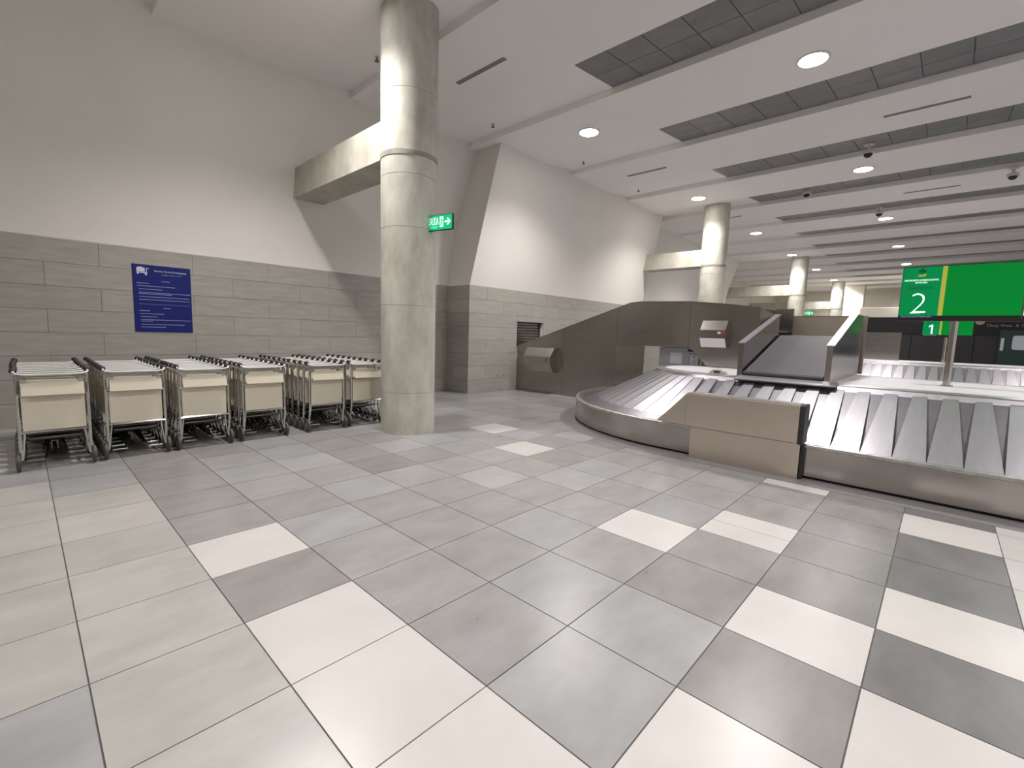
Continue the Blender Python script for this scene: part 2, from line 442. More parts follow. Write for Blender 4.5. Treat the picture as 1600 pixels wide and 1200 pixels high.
# linear air slots
slots = [(5.65, 5.64, 6.83, 'dark linear air slot nearest the front concrete column'),
         (11.80, 5.74, 6.85, 'short dark linear air slot on the ceiling left of the first grey strip ends'),
         (11.80, 0.08, 1.30, 'thin linear air slot between the two middle dark strips, upper right'),
         (17.95, 5.74, 6.85, 'far linear air slot just right of the second column top'),
         (17.95, 0.10, 1.30, 'thin far linear air slot left of the white dome camera')]
for x, ya, yb, lab in slots:
    t = thing('air_vent', lab, 'air vent', (x, (ya + yb) / 2, ZF), group='linear slots in the ceiling')
    h = (yb - ya) / 2
    link('frame', box(box(box(box(NB(), -.045, -h, -.006, -.03, h, .0), .03, -h, -.006, .045, h, .0), -.03, -h, -.006, .03, -h + .02, 0), -.03, h - .02, -.006, .03, h, 0), M_PANELG, t)
    obj_box('slot', (-.03, -h + .02, -.003, .03, h - .02, -.001), M_PANELG, t)

# ------------------------------------------------------------------ DOWNLIGHTS
LY = {6.12: 'row beside the columns', 1.94: 'second row', -2.24: 'third row'}
names = {}
def lamp(x, y, label, grp, power=1.0, cone=146):
    t = thing('ceiling_lamp', label, 'ceiling lamp', (x, y, ZF), group=grp)
    link('ring', lathe(NB(), [(0.235, 0), (0.235, -.012), (0.20, -.018), (0.20, -.004)], 28, cap=False), M_LAMPR, t)
    link('diffuser', lathe(NB(), [(0.2, -.012), (0.12, -.02), (0.02, -.022)], 28), M_LAMP, t, smooth=True)
    ld = bpy.data.lights.new('lamp_light', 'SPOT'); ld.energy = LAMP_W * power; ld.spot_size = math.radians(cone); ld.spot_blend = 0.75
    ld.shadow_soft_size = 0.16; ld.color = LAMP_COL
    lo = bpy.data.objects.new('lamp_light', ld); COL.objects.link(lo); lo.parent = t; lo.location = (0, 0, -.06)
    return t
lx = [8.79 + 6.15 * k for k in range(7)]
txt = ['nearest', 'second', 'third', 'fourth', 'fifth', 'sixth', 'seventh']
for k, x in enumerate(lx):
    lamp(x, 6.12, 'round white downlight, %s along the column row' % txt[k], 'downlights by the columns', 1.45, 134)
    lamp(x, 1.94, 'round white downlight, %s in the right-hand row above the carousels' % txt[k], 'downlights over the carousels')
for x, y, p, cn, w in ((2.64, 6.12, 1.45, 134, 'just above the picture, before the nearest column'), (2.64, 1.94, .9, 146, 'overhead, right of the nearest column row'),
        (2.64, -2.24, .8, 146, 'overhead, right of the camera'), (2.64, -6.4, .8, 146, 'far right of the camera'), (-3.5, 1.94, .9, 146, 'behind the camera towards the trolleys'),  # last one: unseen lamp added to brighten surfaces that face back
        (-3.5, -2.24, .8, 146, 'behind the camera to the right'), (8.79, -2.24, .55, 146, 'over the near carousel outside the right edge'), (14.94, -2.24, .8, 146, 'between the two carousels outside the right edge'),
        (21.1, -2.24, .8, 146, 'over the farther carousel outside the right edge'), (8.79, -6.4, .8, 146, 'beyond the near carousel, far off to the right'), (14.94, -6.4, .8, 146, 'off to the right between the carousels'),
        (21, -8, 1, 146, 'off to the right of the farther carousel'), (30, -8, 1, 146, 'above the hidden end of the shop'), (40, -6, 1, 146, 'behind the shop front')):
    lamp(x, y, 'round downlight ' + w, 'downlights out of view', p, cn)
lamp(43.0, 6.2, 'bright round downlight beyond the farthest column', 'downlights by the columns', 3.0)  # extra lamp behind the column, added to brighten the far end
# small ceiling devices
def sprinkler(x, y, lab, z=ZF):
    t = thing('sprinkler', lab, 'sprinkler', (x, y, z), group='sprinklers along the wall')
    link('rose', lathe(NB(), [(.04, 0), (.04, -.008), (.015, -.01)], 12), M_LAMPR, t)
    link('head', lathe(NB(), [(.012, -.01), (.012, -.06), (.04, -.065), (.04, -.072)], 12), M_INK, t)
sprinkler(4.36, 7.37, 'small dark sprinkler head left of the front concrete column', ZF + .089)
sprinkler(7.3, 7.6, 'small dark sprinkler head above the near edge of the projecting wall', ZF + .075)
sprinkler(10.3, 7.3, 'small dark sprinkler head above the middle of the projecting wall', ZF + .08)
sprinkler(13.2, 7.27, 'small dark sprinkler head above the far part of the projecting wall', ZF + .06)
def dome(x, y, lab, drop=.22, z=ZF):
    t = thing('dome_camera', lab, 'security camera', (x, y, z), group='dome cameras')
    link('mount', lathe(NB(), [(.10, .0), (.10, -.03), (.035, -.035), (.035, -drop + .08), (.11, -drop + .07), (.12, -drop)], 20), M_LAMPR, t, smooth=True)
    link('dome', lathe(NB(), [(.085, -drop), (.075, -drop - .045), (.04, -drop - .075), (.01, -drop - .082)], 20), M_RUBBER, t, smooth=True)
dome(13.4, 1.68, 'white dome camera hanging above the middle downlight', z=ZF + .08)
dome(17.0, -.83, 'white dome camera with black lens at the right picture edge', z=ZF + .02)
dome(16.2, 3.41, 'small dark dome camera in the fourth grey ceiling strip', drop=.1, z=ZF + .03)
dome(19.75, 2.0, 'far white dome camera beside the fourth downlight', z=ZF + .1)

# ------------------------------------------------------------------ COLUMNS AND BEAMS
def column(x, lab, r=.405):
    prof = [(r, 0)]
    for zz in (0.62, 1.9, 3.0, 3.72, 4.85):
        prof += [(r, zz - .004), (r - .006, zz - .001), (r - .006, zz + .001), (r, zz + .004)]
    prof += [(r, 3.965), (r + .005, 3.967), (r + .005, 4.04), (r, 4.042)]
    prof += [(r, 6.06)]
    prof.sort(key=lambda p: p[1])
    t = thing('concrete_column', lab, 'column', (x, 5.99, 0), group='round concrete columns')
    link('shaft', lathe(NB(), prof, 48), M_CONC, t, smooth=True)
    link('joint_band', lathe(NB(), [(r + .005, 3.968), (r + .007, 3.97), (r + .007, 4.037), (r + .005, 4.039)], 48, cap=False), M_CONC_D, t, smooth=True)
    return t
def beam(x, y1, lab, z0=4.0, z1=4.55):
    t = thing('concrete_beam', lab, 'beam', (x, 6.2, 0), group='concrete beams from columns to wall')
    bm = NB()
    w = .295
    L = y1 - 6.2
    for a, b in ((0, .42), (.43, L - .55), (L - .54, L)):
        box(bm, -w, a, z0, w, b, z1, bev=.008)
    box(bm, -w + .01, 0.01, z0 + .012, w - .01, L - .01, z1 - .012)
    link('beam_body', bm, M_CONC_B, t)
    return t
column(4.07, 'large round concrete column in front of the trolleys')
column(16.27, 'second round concrete column behind the steel conveyor')
column(28.5, 'third round concrete column, above the carousel chute')
column(40.7, 'fourth and farthest round concrete column, brightly lit')
beam(4.07, 9.6, 'concrete beam joining the nearest column to the left wall')
beam(16.27, 9.6, 'concrete beam joining the second column to the wall')
beam(28.5, 11.9, 'concrete beam left of the third column')
beam(40.7, 11.9, 'concrete beam left of the farthest column')

# ------------------------------------------------------------------ EXIT SIGNS
def exit_sign(cx, lab):
    d = Vector((.208, -.978, 0)); n = Vector((-.978, -.208, 0))
    p0 = Vector((cx, 5.99, 0)) + d * .40
    t = thing('exit_sign', lab, 'exit sign', (p0.x, p0.y, 2.97), group='green exit signs on the columns')
    w, h = .435, .215
    def P(u, v, o): return tuple(d * u + n * o + Vector((0, 0, v)))
    bm = NB(); prism(bm, [P(0, 0, -.02), P(w, 0, -.02), P(w, h, -.02), P(0, h, -.02)], tuple(n * .034)); link('sign_body', bm, M_BEZEL, t)
    bm = NB(); prism(bm, [P(.008, .008, .014), P(w - .008, .008, .014), P(w - .008, h - .008, .014), P(.008, h - .008, .014)], tuple(n * .004)); link('sign_face', bm, M_GREEN, t)
    text('lettering', 'SALIDA', .15, M_EXITW, t, P(.10, .078, .019), d, (0, 0, 1), sx=.36, depth=.001)
    bm = NB(); prism(bm, [P(.03, .035, .018), P(.165, .035, .018), P(.165, .06, .018), P(.03, .06, .018)], tuple(n * .002)); link('small_text', bm, M_EXITL, t)
    # doorway pictogram: light door with a dark running figure
    bm = NB(); prism(bm, [P(.21, .04, .018), P(.275, .04, .018), P(.275, .185, .018), P(.21, .185, .018)], tuple(n * .002)); link('door_symbol', bm, M_EXITW, t)
    bm = NB()
    for q in ([(.235, .15), (.248, .15), (.248, .165), (.235, .165)], [(.23, .10), (.25, .095), (.258, .145), (.24, .148)],
              [(.213, .125), (.236, .14), (.232, .148), (.210, .133)], [(.25, .13), (.272, .118), (.276, .126), (.254, .143)],
              [(.212, .06), (.222, .055), (.245, .10), (.232, .104)], [(.242, .10), (.255, .085), (.256, .05), (.264, .05), (.262, .095), (.25, .108)]):
        prism(bm, [P(a, b, .0205) for a, b in q], tuple(n * .001))
    link('running_figure', bm, M_GREEN, t)
    bm = NB(); prism(bm, [P(a, b, .018) for a, b in ((.30, .10), (.365, .10), (.335, .065), (.36, .065), (.41, .112), (.36, .16), (.335, .16), (.365, .124), (.30, .124))], tuple(n * .002)); link('arrow', bm, M_EXITW, t)
    bm = NB(); prism(bm, [P(-.02, .05, -.02), P(0, .05, -.02), P(0, .17, -.02), P(-.02, .17, -.02)], tuple(n * .03)); link('bracket', bm, M_STEEL_D, t)
exit_sign(4.07, 'green SALIDA exit sign on the nearest concrete column')
exit_sign(28.5, 'small distant green exit sign on the third column')

# ------------------------------------------------------------------ POSTER
t = thing('poster', 'blue trolley service notice with white print on the left wall', 'notice board', (1.285, YW - .004, 1.39))
pw, ph = .775, 1.07
obj_box('board', (0, -.012, 0, pw, 0, ph), M_BLUE, t)
yy = -.014
text('heading', 'Servicio Carros Portaequipaje', .044, M_PRINT, t, (.50, yy, ph - .10), (1, 0, 0), (0, 0, 1), depth=.001, sx=.82)
text('sub_heading', '(Luggage trolley service)', .034, M_PRINT2, t, (.51, yy, ph - .148), (1, 0, 0), (0, 0, 1), depth=.001, sx=.8)
bm = NB()
for x0, z0, x1, z1 in ((.055, ph - .115, .16, ph - .05), (.05, ph - .135, .19, ph - .122), (.175, ph - .122, .185, ph - .06), (.18, ph - .062, .215, ph - .052), (.06, ph - .155, .08, ph - .135), (.16, ph - .165, .185, ph - .135), (.075, ph - .05, .13, ph - .04)):
    box(bm, x0, yy - .001, z0, x1, yy + .002, z1)
link('trolley_symbol', bm, M_PRINT, t)
bm = NB()
lines = [(.10, .36, .47), (.06, .22, .435 + .0), ]
def ln(a, b, f, h=.010): box(bm, a, yy, ph * (1 - f) - h / 2, b, yy + .002, ph * (1 - f) + h / 2)
for a, b, f in ((.37, .48, .232), (.05, .21, .275), (.05, .55, .315), (.07, .38, .362), (.07, .76, .412), (.07, .50, .432), (.07, .74, .475), (.07, .75, .518),
                (.38, .48, .64), (.065, .20, .685), (.07, .385, .73), (.08, .30, .775), (.08, .75, .82), (.08, .23, .842), (.08, .66, .89), (.08, .40, .93)):
    ln(a, b, f)
ln(.06, .75, .585, .004)
link('printed_lines', bm, M_PRINT2, t)

# ------------------------------------------------------------------ LUGGAGE TROLLEYS
def make_trolley():
    t = thing('luggage_trolley', 'x', 'luggage trolley')
    for s in (-1, 1):
        bm = NB()
        tube(bm, [(s * .262, .035, .11), (s * .262, .0, .34), (s * .262, -.005, .965)], .0135, 6)
        tube(bm, [(s * .25, .05, .12), (s * .225, .045, .36), (s * .225, .04, .93)], .009, 5)
        link('side_frame', bm, M_CHROME, t, smooth=True)
    link('handle', tube(NB(), [(-.262, .045, 1.02), (-.275, .0, 1.012), (-.258, -.032, .998), (-.2, -.042, .988), (.2, -.042, .988), (.258, -.032, .998), (.275, .0, 1.012), (.262, .045, 1.02)], .0095, 6), M_HANDLE, t, smooth=True)
    for s in (-1, 1):
        link('grip', lathe(NB(), [(.014, .02), (.027, .03), (.031, .06), (.027, .095), (.012, .105)], 8, axis='y', c=(s * .272, 0, 1.02)), M_RUBBER, t, smooth=True)
    bm = NB()
    for z, rr in ((.94, .010), (.40, .012), (.765, .008)):
        link('crossbar', tube(NB(), [(-.262, 0, z), (.262, 0, z)], rr, 6), M_CHROME, t)
    for sx in (-1, 1):
        obj_box('gusset', (sx * .2125 - .0225, -.01, .885, sx * .2125 + .0225, .012, .93), M_CHROME, t)
    pass
    bm = NB(); prism(bm, [(-.228, -.06, .775), (-.228, -.03, .90), (-.228, -.024, .90), (-.228, -.054, .775)], (.464, 0, 0)); link('upper_panel', bm, M_BEIGE, t)
    obj_box('lower_panel', (-.235, .004, .412, .235, .012, .755), M_BEIGE, t)
    # loading platform: dark ribs falling to the nose
    bm = NB()
    for x in (-.15, -.075, 0, .075, .15):
        tube(bm, [(x, .12, .315), (x * .75, .83, .15)], .009, 5)
    link('platform', bm, M_DARKTUBE, t)
    link('tray', prism(NB(), [(-.2, .13, .295), (.2, .13, .295), (.14, .82, .135), (-.14, .82, .135)], (0, 0, .004)), M_DARKTUBE, t)  # dark sheet added below the ribs to deepen shade under the trolleys
    bm = NB()
    tube(bm, [(-.225, .06, .33), (-.215, .14, .30), (-.15, .80, .14), (-.10, .86, .13), (.10, .86, .13), (.15, .80, .14), (.215, .14, .30), (.225, .06, .33)], .012, 6)
    tube(bm, [(-.2, .1, .315), (.2, .1, .315)], .01, 5)
    tube(bm, [(-.12, .84, .14), (-.1, .84, .36), (.1, .84, .36), (.12, .84, .14)], .009, 5)
    link('base_frame', bm, M_CHROME, t, smooth=True)
    for s in (-1, 1):
        bm = NB()
        tube(bm, [(s * .235, .36, .245), (s * .235, .09, .115), (s * .225, .055, .095), (s * .10, .055, .095), (s * .085, .09, .105), (s * .06, .40, .225)], .0115, 6)
        link('bumper_loop', bm, M_CHROME, t, smooth=True)
    for s in (-1, 1):
        w = link('rear_wheel', lathe(NB(), [(.07, -.018), (.092, -.014), (.096, 0), (.092, .014), (.07, .018)], 16, axis='x', c=(s * .285, .04, .096)), M_TYRE, t, smooth=True)
        link('hub', lathe(NB(), [(.05, -.021), (.05, .021)], 10, axis='x', c=(s * .285, .04, .096)), M_HUB, w)
    w = link('front_wheel', lathe(NB(), [(.05, -.016), (.062, -.01), (.062, .01), (.05, .016)], 12, axis='x', c=(0, .74, .062)), M_TYRE, t, smooth=True)
    bm = NB(); box(bm, -.028, .725, .06, -.02, .755, .15); box(bm, .02, .725, .06, .028, .755, .15); box(bm, -.028, .725, .15, .028, .755, .16)
    link('fork', bm, M_STEEL_D, w)
    return t
proto = make_trolley()
pkm = kidmap(proto)
ROWS = [(0.21, 8, .25, 'leftmost row', 6.66), (0.88, 9, .22, 'second row from the left', 6.69), (1.55, 10, .205, 'third row from the left', 6.69),
        (2.25, 10, .205, 'fourth row from the left', 6.70), (3.12, 10, .205, 'fifth row from the left', 6.70), (3.77, 10, .205, 'sixth row beside the column', 6.70)]
first = True
for cx, n, p, rn, y0 in ROWS:
    for k in range(n):
        if first: t = proto; first = False
        else: t = copy_tree(proto, None, pkm)
        t.location = (cx + random.uniform(-.006, .006), y0 + p * k + (random.uniform(-.012, .012) if k else 0), 0)
        t.rotation_euler = (0, 0, random.uniform(-.006, .006))
        if k == 0: lab = 'chrome luggage trolley with beige panels at the front of the %s' % rn
        elif k == n - 1: lab = 'luggage trolley nearest the wall at the back of the %s' % rn
        else: lab = 'nested luggage trolley, %s from front in the %s' % (ordinal(k), rn)
        t['label'] = lab; t['group'] = 'nested luggage trolleys'

# ------------------------------------------------------------------ BAGGAGE CAROUSELS
def stadium(cx, ya, yb, r, n=28):
    pts = []
    for k in range(n + 1):
        a = PI - PI * k / n
        pts.append((cx + r * math.cos(a), yb + r * math.sin(a)))
    for k in range(n + 1):
        a = -PI * k / n
        pts.append((cx + r * math.cos(a), ya + r * math.sin(a)))
    return pts
def band(bm, cx, ya, yb, prof, n=28, close=False):
    rings = [[bm.verts.new((x, y, z)) for x, y in stadium(cx, ya, yb, r, n)] for r, z in prof]
    N = len(rings[0]); q = len(rings)
    for i in range(q if close else q - 1):
        A, B = rings[i], rings[(i + 1) % q]
        for k in range(N): bm.faces.new((A[k], A[(k + 1) % N], B[(k + 1) % N], B[k]))
    return rings
RO, RI = 2.80, 1.37
def carousel(cx, label, yb=2.75, ya=-9.0):
    t = thing('baggage_carousel', label, 'baggage carousel', (cx, yb, 0), group='baggage carousels')
    yb0, ya0 = 0.0, ya - yb
    def B(name, prof, m, close=True, smooth=True):
        bm = NB(); band(bm, 0, ya0, yb0, prof, close=close)
        return link(name, bm, m, t, smooth=smooth)
    B('plinth', [(RO - .05, 0), (RO - .05, .05), (RO - .09, .05), (RO - .09, 0)], M_RUBBER)
    B('skirt', [(RO, .035), (RO, .375), (RO - .03, .375), (RO - .03, .035)], M_STEEL)
    B('rim', [(RO + .008, .36), (RO + .006, .392), (RO - .02, .402), (RO - .06, .398), (RO - .12, .355), (RO - .12, .32), (RO - .02, .34)], M_RIM)
    B('belt_bed', [(RO - .12, .335), (RO - .22, .31), (RO - .25, .325), (RI - .02, .918), (RI - .02, .86), (RO - .12, .30)], M_BED)
    B('deck_riser', [(RI, .90), (RI - .05, .995), (RI - .08, .99), (RI - .06, .88)], M_SLAT)
    B('deck_edge', [(RI - .03, .985), (RI - .06, 1.0), (RI - .20, 1.0), (RI - .20, .985)], M_RIM)
    bm = NB(); r = band(bm, 0, ya0, yb0, [(RI - .205, .975), (RI - .205, .998)]); bm.faces.new(r[1]); bm.faces.new(r[0][::-1])
    link('deck', bm, M_DECK, t)
    # slats
    ro, ri, zo, zi = RO - .255, RI - .0, .335, .925
    p = .272
    def slat(wo, wi):
        bm = NB()
        q = [(ro, -wo, zo), (ro, wo, zo + .004), (ri, wi, zi + .004), (ri, -wi, zi)]
        prism(bm, q, (0, 0, .006))
        me = bpy.data.meshes.new('slat'); bmesh.ops.recalc_face_normals(bm, faces=bm.faces); bm.to_mesh(me); bm.free(); me.materials.append(M_SLAT)
        return me
    ro0, zo0 = ro, zo; ro = RO - .165; zo = .362
    ms = slat(.134, .068); ro, zo = ro0, zo0
    na = int(round(PI * ro / p)); da = PI / na
    ma = slat(ro * da * .494, ri * da * .455)
    ns = int((yb0 - ya0) / p); ps = (yb0 - ya0) / ns
    def put(me, loc, rz):
        o = bpy.data.objects.new('slat', me); COL.objects.link(o); o.parent = t; o.location = loc; o.rotation_euler = (0, 0, rz)
    for k in range(ns):
        y = yb0 - ps * (k + .5)
        put(ms, (0, y, 0), PI)
        put(ms, (0, y, 0), 0)
    for k in range(na):
        put(ma, (0, yb0, 0), da * (k + .5))
        put(ma, (0, ya0, 0), PI + da * (k + .5))
    return t
CX = 8.83; CX2 = CX + 12.25
carousel(CX, 'large stainless baggage carousel nearest the camera, with overlapping slats')
carousel(CX2, 'farther baggage carousel seen behind the near one')
# floor inlay ring round the near carousel
tr = struct('trim_1')
bm = NB(); band(bm, CX, -9.0, 2.75, [(RO + .30, .0), (RO + .30, .003), (RO - .04, .003), (RO - .04, 0)], close=True)
link('floor_inlay', bm, M_RING, tr)

# guard box on the front of the near carousel
t = thing('baggage_guard', 'brushed steel baggage guard with black rubber end on the carousel front', 'guard', (5.92, 1.1, 0))
GA, GB = -.03, 1.28   # y extent of the upper box, local
obj_box('lower_panel', (.0, -.03, 0.0, .14, 1.21, .41), M_STEEL_G, t, bev=.004)
bm = NB(); box(bm, -.04, GA + .02, .415, .20, GB, .845, bev=.008); link('upper_panel', bm, M_STEEL_G, t)
obj_box('rubber_end', (-.045, GA - .025, .405, .205, GA + .02, .85), M_RUBBER, t, bev=.01)
bm = NB(); prism(bm, [(.0, GB, .415), (.0, GB + .40, .425), (.0, GB, .845)], (.17, 0, 0)); link('sloped_wing', bm, M_STEEL_G, t)
obj_box('top_cover', (-.02, GA + .03, .846, .185, GB - .01, .853), M_RIM, t)
obj_box('foot', (.03, -.06, 0, .12, -.035, .40), M_RUBBER, t)

# ------------------------------------------------------------------ FEED CONVEYOR
def feeder(ox, label, detail=True):
    t = thing('feed_conveyor', label, 'conveyor', (9.45 + ox, 8.6, 0), group='feed conveyors')
    Y = lambda y: y - 8.6
    yL, yC, yE = 5.48, 4.84, 2.25
    top = [(8.62, 1.20), (5.24, 2.30), (4.96, 2.325), (3.86, 2.30), (3.17, 2.235), (2.55, 2.16)]
    low = [(2.55, 1.005), (3.46, 1.005), (3.82, 1.36), (yC, 1.36)]
    # near side face split in three panels with recessed seams
    def side(x, w, m, nm='side_panel'):
        segs = [([(8.62, 0), (8.62, 1.20), (7.05, 1.713), (7.05, 0)]),
                ([(7.045, 0), (7.045, 1.715), (5.545, 2.20), (5.545, 0.0)]),
                ([(5.54, 1.362), (5.54, 2.203), (5.24, 2.30), (4.96, 2.325), (3.86, 2.30), (3.86, 1.362)]),
                ([(3.855, 1.395), (3.855, 2.30), (3.17, 2.235), (2.55, 2.16), (2.55, 1.005), (3.46, 1.005)])]
        for s in segs:
            prism_pts = [(x, Y(a), b) for a, b in s]
            link(nm, prism(NB(), prism_pts, (w, 0, 0)), m, t)
    side(0, .03, M_STEEL_D)
    side(1.12, .03, M_STEEL_D)
    # lighter lower leg panel
    link('leg_panel', prism(NB(), [(-.012, Y(5.54), .42), (-.012, Y(5.54), 1.36), (-.012, Y(yC), 1.36), (-.012, Y(yC), .55)], (.03, 0, 0)), M_STEEL, t)
    # top flange rails and belt between the sides
    for x in (-.01, 1.10):
        bm = NB()
        for (a, za), (b, zb) in zip(top[:-1], top[1:]):
            prism(bm, [(x, Y(a), za), (x, Y(b), zb), (x, Y(b), zb + .012), (x, Y(a), za + .012)], (.07, 0, 0))
        link('top_flange', bm, M_STEEL, t)
    bm = NB()
    bp = [(8.60, .90), (5.2, 1.75), (2.55, 1.70)]
    for (a, za), (b, zb) in zip(bp[:-1], bp[1:]):
        prism(bm, [(.03, Y(a), za), (.03, Y(b), zb), (.03, Y(b), zb - .05), (.03, Y(a), za - .05)], (1.09, 0, 0))
    link('belt', bm, M_BELT, t)
    obj_box('belly_plate', (.03, Y(5.5), 1.37, 1.12, Y(3.9), 1.40), M_STEEL_D, t)
    # chamfered corner panel that turns to the chute
    link('corner_panel', prism(NB(), [(0, Y(2.55), 1.005), (0, Y(2.55), 2.16), (.1, Y(2.32), 2.03), (.1, Y(2.32), 1.005)], (.02, .006, 0)), M_STEEL_D, t)
    if not detail:
        obj_box('end_guard', (-.01, Y(2.55), 1.0, .02, Y(1.15), 1.98), M_STEEL_D, t)
        obj_box('guard_cap', (-.02, Y(2.55), 1.98, .03, Y(1.15), 1.995), M_STEEL, t)
        return t
    # transfer guard at the far side and back panel behind the chute
    obj_box('inner_guard', (1.10, Y(2.55), 1.60, 1.13, Y(2.24), 2.20), M_STEEL, t)
    obj_box('back_panel', (1.15, Y(2.40), 1.0, 1.18, Y(1.06), 2.05), M_STEEL_G, t)
    obj_box('back_cap', (1.14, Y(2.40), 2.05, 1.20, Y(1.06), 2.06), M_STEEL, t)
    link('end_roller', tube(NB(), [(.9, Y(2.50), 1.72), (.9, Y(2.27), 1.72)], .04, 10), M_RUBBER, t, smooth=True)
    # chute: sloping belt between two flanged rails, towards -x
    xa, xb = 7.60 - 9.45, 9.55 - 9.45
    za, zb = 1.075, 1.66
    link('chute_belt', prism(NB(), [(xa + .04, Y(1.19), za), (xb, Y(1.19), zb), (1.12, Y(1.19), zb + .02), (1.12, Y(1.19), zb - .05), (xb, Y(1.19), zb - .06), (xa + .04, Y(1.19), za - .06)], (0, 1.02, 0)), M_BELT, t)
    link('chute_roller', tube(NB(), [(xa + .02, Y(1.18), za - .04), (xa + .02, Y(2.22), za - .04)], .048, 12), M_RUBBER, t, smooth=True)
    def rail(y0, y1, x1, zt):
        bm = NB(); prism(bm, [(xa, Y(y0), 1.0), (x1, Y(y0), 1.0), (x1, Y(y0), zt), (9.55 - 9.45, Y(y0), zt), (xa, Y(y0), 1.50)], (0, y1 - y0, 0))
        r = link('chute_rail', bm, M_STEEL, t)
        bm = NB(); prism(bm, [(xa - .01, Y(y0) - .015, 1.50), (.10, Y(y0) - .015, zt), (x1, Y(y0) - .015, zt), (x1, Y(y0) - .015, zt + .012), (.10, Y(y0) - .015, zt + .012), (xa - .01, Y(y0) - .015, 1.512)], (0, y1 - y0 + .03, 0))
        link('flange', bm, M_SLAT, r)
    rail(1.10, 1.17, .93, 2.03)
    rail(2.24, 2.31, .10, 2.03)
    # steel lip in front of the roller
    link('chute_lip', prism(NB(), [(xa - .02, Y(1.0), 1.002), (xa - .02, Y(1.0), 1.02), (-2.055, Y(1.0), .972), (-2.055, Y(1.0), .959)], (0, 1.28, 0)), M_SLAT, t)
    obj_box('lip_gap', (-2.05, Y(1.0), .945, -2.01, Y(2.28), .959), M_RUBBER, t)  # black strip put in for the shade in the gap under the lip
    obj_box('scraper', (xa - .0, Y(1.175), 1.0, xa + .04, Y(2.235), 1.03), M_RUBBER, t)
    return t
feeder(0, 'tall stainless feed conveyor rising from the wall and dropping to the near carousel')
feeder(12.25, 'distant steel feed conveyor of the farther carousel', False)

def console(y0, y1, z0, lab, lbl, s=1.0):
    t = thing('control_console', lab, 'control box', (9.45, (y0 + y1) / 2, z0), group='control consoles on the conveyor side')
    w = (y1 - y0) / 2
    prof = [(-.003, 0.0), (-.003, .53), (-.10, .53), (-.235, .345), (-.235, .185), (-.12, .01)]
    bm = NB(); prism(bm, [(x * s, -w, z * s) for x, z in prof], (0, 2 * w, 0)); link('housing', bm, M_STEEL, t)
    if lbl:
        obj_box('red_label', (-.24 * s, -w + .01, .26 * s, -.235 * s, -w + .07, .325 * s), M_RED, t)
        obj_box('white_label', (-.24 * s, -w + .085, .27 * s, -.235 * s, -w + .14, .315 * s), M_PAPER, t)
    else:
        obj_box('key_switch', (-.25 * s, -w + .1, .26 * s, -.235 * s, -w + .15, .30 * s), M_INK, t)
console(3.07, 3.55, 1.385, 'faceted steel control console with red label high on the conveyor side', True)
console(7.25, 8.15, .56, 'larger dull steel control console low on the conveyor near the wall', False, 1.2)

# electric cabinet seen through the opening under the conveyor
t = thing('electric_cabinet', 'grey electrical cabinet with notices under the raised conveyor', 'cabinet', (9.75, 4.0, 0))
obj_box('cabinet_body', (0, -.40, .45, .35, .62, 1.35), M_CABIN, t, bev=.01)
obj_box('leg', (.02, -.36, 0, .08, -.30, .45), M_STEEL_D, t); obj_box('leg', (.02, .52, 0, .08, .58, .45), M_STEEL_D, t)
obj_box('paper_notice', (-.006, .10, 1.0, -.001, .36, 1.24), M_PAPER, t)
obj_box('white_panel', (-.006, -.33, .94, -.001, -.09, 1.20), M_PAPER, t)
bm = NB()
box(bm, -.009, -.18, 1.15, -.006, -.14, 1.18); box(bm, -.009, -.29, .96, -.006, -.26, 1.16)
for k in range(5): box(bm, -.009, -.20, 1.0 + .025 * k, -.006, -.13, 1.007 + .025 * k)
link('panel_print', bm, M_INK, t)
obj_box('blue_label', (-.006, -.36, 1.27, -.001, -.02, 1.32), M_NAVY, t)

# sensor on the deck left of the chute
t = thing('sensor_housing', 'small beige sensor housing with black window on the carousel deck', 'sensor', (7.62, 2.60, 1.0))
bm = NB(); prism(bm, [(-.05, -.13, 0), (-.05, -.10, .045), (-.05, -.05, .07), (-.05, .05, .07), (-.05, .10, .045), (-.05, .13, 0)], (.12, 0, 0)); link('housing', bm, M_SENS, t)
obj_box('window', (-.056, -.045, .02, -.05, .045, .05), M_RUBBER, t)

# ------------------------------------------------------------------ SHUTTER and SOCKETS
t = thing('roller_shutter', 'dark louvred roller shutter in the tiled wall above the conveyor', 'shutter', (HX0, YB + .16, HZ0))
for k in range(9):
    z = .0 + .078 * k
    link('slat', prism(NB(), [(.01, 0, z), (.01, -.02, z + .02), (.01, -.02, z + .055), (.01, 0, z + .074)], (HX1 - HX0 - .02, 0, 0)), M_STEEL_D, t)
obj_box('side_guide', (.0, -.05, 0, .02, .02, .71), M_INK, t); obj_box('side_guide', (HX1 - HX0 - .02, -.05, 0, HX1 - HX0, .02, .71), M_INK, t)
for x, lab in ((8.70, 'small grey wall socket near the floor, left of the pair'), (8.93, 'small grey wall socket near the floor, right of the pair')):
    t = thing('wall_socket', lab, 'socket', (x, YB - .002, .42), group='wall sockets')
    obj_box('plate', (-.035, -.008, -.035, .035, 0, .035), M_CABIN, t)
    obj_box('insert', (-.018, -.012, -.018, .018, -.008, .018), M_INK, t)

